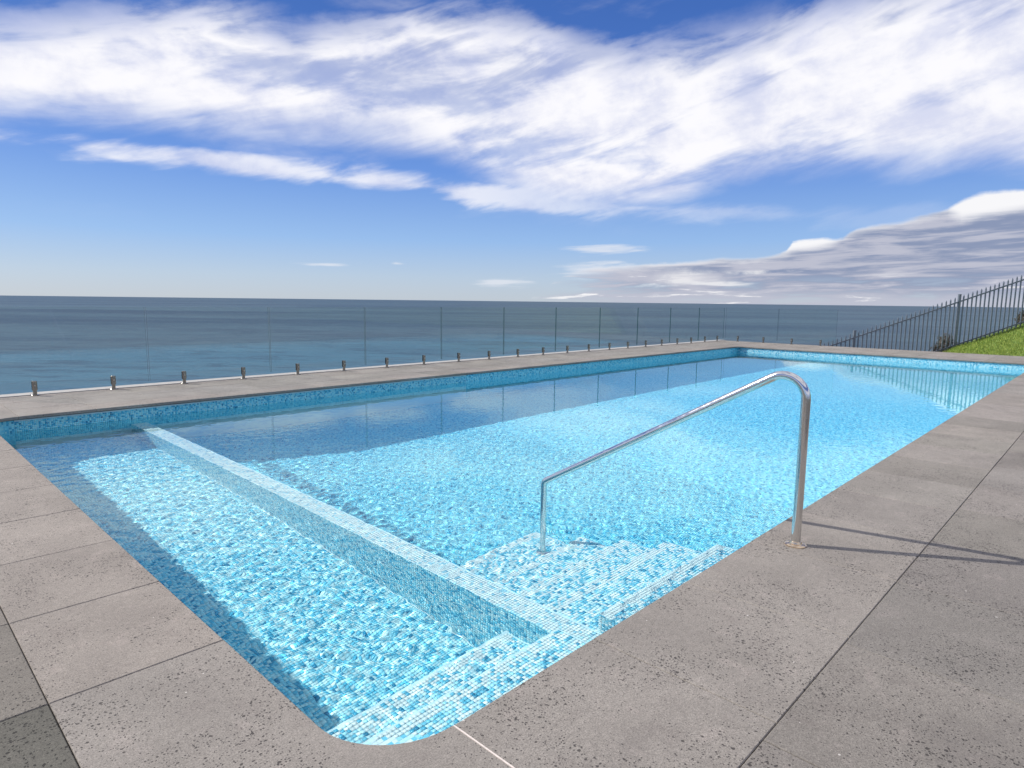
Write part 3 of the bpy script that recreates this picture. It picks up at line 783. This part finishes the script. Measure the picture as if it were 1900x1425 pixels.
# ground of the bank
mt_l, t, b = material('bank_ground')
g = t.node('ShaderNodeNewGeometry'); P = g.outputs['Position']; zz = t.sep(P)[2]
n1 = t.noise(P, 1.2, 5, 0.6); n2 = t.noise(P, 9.0, 5, 0.65)
grn = t.mix(t.smooth(n2, 0.3, 0.7), (0.085, 0.15, 0.020), (0.16, 0.22, 0.035))
c = t.mix(t.smooth(t.add(zz, t.mul(t.sub(n1, 0.5), 0.35)), -0.20, -0.05), (0.12, 0.085, 0.055), grn)
t.L.new(c, b.inputs['Base Color']); b.inputs['Roughness'].default_value = 0.95
nL = 60
vs = []; LT = 10
def lawn_pt(a, tt):
    yy = 7.3 - a * 34.0; s = S0 + a * 34.0 * 1.25
    zf = z_gr(s); ze = min(-0.01, zf + 0.0) if zf < 0 else -0.01
    e = np.array([XE + 0.02, yy, ze]); f_ = np.array(fpos(s, zf, 0.25))
    p = e + (f_ - e) * tt
    return p
for i in range(nL + 1):
    for j in range(LT + 1): vs.append(tuple(lawn_pt(i / nL, j / LT)))
fs = [(i * (LT + 1) + j, (i + 1) * (LT + 1) + j, (i + 1) * (LT + 1) + j + 1, i * (LT + 1) + j + 1) for i in range(nL) for j in range(LT)]
structure(mesh_obj('lawn', vs, fs, mt_l, smooth=True))
# grass blades on the part of the bank that shows
mt_g, t, b = material('grass_blade')
g = t.node('ShaderNodeNewGeometry'); P = g.outputs['Position']
at = t.node('ShaderNodeAttribute', attribute_name='tint')
c = t.mix(at.outputs['Fac'], (0.12, 0.23, 0.022), (0.33, 0.38, 0.065))
t.L.new(c, b.inputs['Base Color']); b.inputs['Roughness'].default_value = 0.6
NB = 60000
a_ = rng.uniform(0.085, 0.45, NB); t_ = rng.random(NB)
base_ = np.array([lawn_pt(x, y) for x, y in zip(a_, t_)])
kp = base_[:, 2] > -0.12 + rng.normal(0, 0.05, NB); base_ = base_[kp]; NB = len(base_)
hgt = rng.uniform(0.03, 0.085, NB); th_ = rng.uniform(0, 6.283, NB); wdt = rng.uniform(0.004, 0.009, NB)
dx = np.stack([np.cos(th_), np.sin(th_), np.zeros(NB)], 1) * wdt[:, None]
tip = base_ + np.stack([rng.normal(0, 0.02, NB), rng.normal(0, 0.02, NB), hgt], 1)
vt = np.stack([base_ - dx, base_ + dx, tip], 1).reshape(-1, 3)
me = bpy.data.meshes.new('grass'); me.vertices.add(len(vt)); me.vertices.foreach_set('co', vt.astype(np.float32).ravel())
me.loops.add(NB * 3); me.loops.foreach_set('vertex_index', np.arange(NB * 3, dtype=np.int32)); me.polygons.add(NB); me.polygons.foreach_set('loop_start', (np.arange(NB) * 3).astype(np.int32))
me.update(calc_edges=True); me.materials.append(mt_g)
at_ = me.attributes.new('tint', 'FLOAT', 'FACE'); at_.data.foreach_set('value', rng.random(NB).astype(np.float32))
stuff(link(bpy.data.objects.new('grass', me)))

# headland falling to the sea outside the paving and the fence
mt_h, t, b = material('headland_scrub')
g = t.node('ShaderNodeNewGeometry'); n1 = t.noise(g.outputs['Position'], 0.5, 7, 0.65)
t.L.new(t.ramp(n1, [(0.35, (0.035, 0.05, 0.02)), (0.5, (0.07, 0.075, 0.035)), (0.68, (0.16, 0.12, 0.08))]), b.inputs['Base Color']); b.inputs['Roughness'].default_value = 0.95
rim_pts = [(-60, YE + 0.1, -1.2), (-12, YE + 0.1, -1.2), (5, YE + 0.1, -1.2), (15, YE + 0.1, -1.3), (XE + 0.1, YE + 0.1, -1.6)]
rim_nrm = [(0, 1), (0, 1), (0, 1), (0.2, 1), (0.8, 0.8)]
for i in range(0, 61, 4):
    a = i / 60; p = lawn_pt(a, 1.0); rim_pts.append(tuple(p)); rim_nrm.append((fh[0], fh[1]))
vs = []; ks = [(0, 0), (0.6, -0.7), (3, -4.5), (10, -14), (22, -28), (38, -47)]
for (x, y, z), (nx_, ny_) in zip(rim_pts, rim_nrm):
    for o_, d_ in ks:
        w = 0 if o_ == 0 else random.uniform(-0.12, 0.12) * o_
        zz_ = z + d_ * (1 if z < 0 else (1 + z / 45)); vs.append((x + nx_ * (o_ + w), y + ny_ * (o_ + w), zz_))
n = len(ks); fs = [(i * n + j, i * n + j + 1, (i + 1) * n + j + 1, (i + 1) * n + j) for i in range(len(rim_pts) - 1) for j in range(n - 1)]
structure(mesh_obj('headland', vs, fs, mt_h, smooth=True))
# level ground inland of the paving (behind the photographer)
structure(mesh_obj('ground', [(-90, -90, -0.12), (-12, -90, -0.12), (-12, 10.7, -0.12), (-90, 10.7, -0.12), (60, -90, -0.12), (60, -12, -0.12), (-12, -12, -0.12)],
                   [(0, 1, 2, 3), (1, 4, 5, 6)], mt_h))

# ------------------------------------------------------------------ dark shrubs at the foot of the fence
M_leaf = simple('dark_leaf', (0.055, 0.048, 0.032), 0.6, 0, 0.5, 8)
M_stem = simple('brown_stem', (0.09, 0.06, 0.04), 0.9, 0, 0.3, 30)
def shrub(label, px, py_base, wpx, hpx, off, nleaf=900):
    p = on_depth(px, py_base, DF + off); k = (DF + off) / F_
    w, h = wpx * k / 2, hpx * k
    r = thing('shrub', label, 'shrub', tuple(p), 0, None)
    vs, fs = [], []
    for i in range(nleaf):
        u = random.random() ** 0.5; a = random.uniform(0, 6.28); zz_ = random.random()
        rad = u * (0.55 + 0.45 * math.sin(math.pi * min(1, zz_ * 1.1))) * (0.75 + 0.25 * math.sin(3 * a + px) + 0.18 * math.sin(7 * a))
        c_ = Vector((math.cos(a) * rad * w, math.sin(a) * rad * w * 0.6, zz_ * h * (1 - 0.35 * u * u) * random.uniform(0.75, 1.1)))
        d = Vector((random.gauss(0, 1), random.gauss(0, 1), random.gauss(0.6, 1))).normalized(); e = d.orthogonal().normalized()
        L, B = random.uniform(0.05, 0.11), random.uniform(0.015, 0.03); b_ = len(vs)
        vs += [tuple(c_ - d * L / 2), tuple(c_ + e * B), tuple(c_ + d * L / 2), tuple(c_ - e * B)]; fs.append((b_, b_ + 1, b_ + 2, b_ + 3))
    f = mesh_obj('foliage', vs, fs, M_leaf, r); stuff(f)
    for i in range(5):
        q = MB(); a = random.uniform(0, 6.28)
        q.tube([(0.02 * i - 0.04, 0, -0.5), (math.cos(a) * w * 0.2, math.sin(a) * w * 0.15, h * 0.4), (math.cos(a) * w * 0.5, math.sin(a) * w * 0.3, h * 0.85)], [0.014, 0.010, 0.004], 6)
        q.build('stem', [M_stem], r)
    return r
shrub('low dark brown shrub behind the picket fence at the lower foot of the grassy bank', 1752, 664, 100, 48, 0.45, 1500)
shrub('dark shrub behind the picket fence, up the bank at the right photo edge', 1893, 607, 34, 32, 0.5, 500)
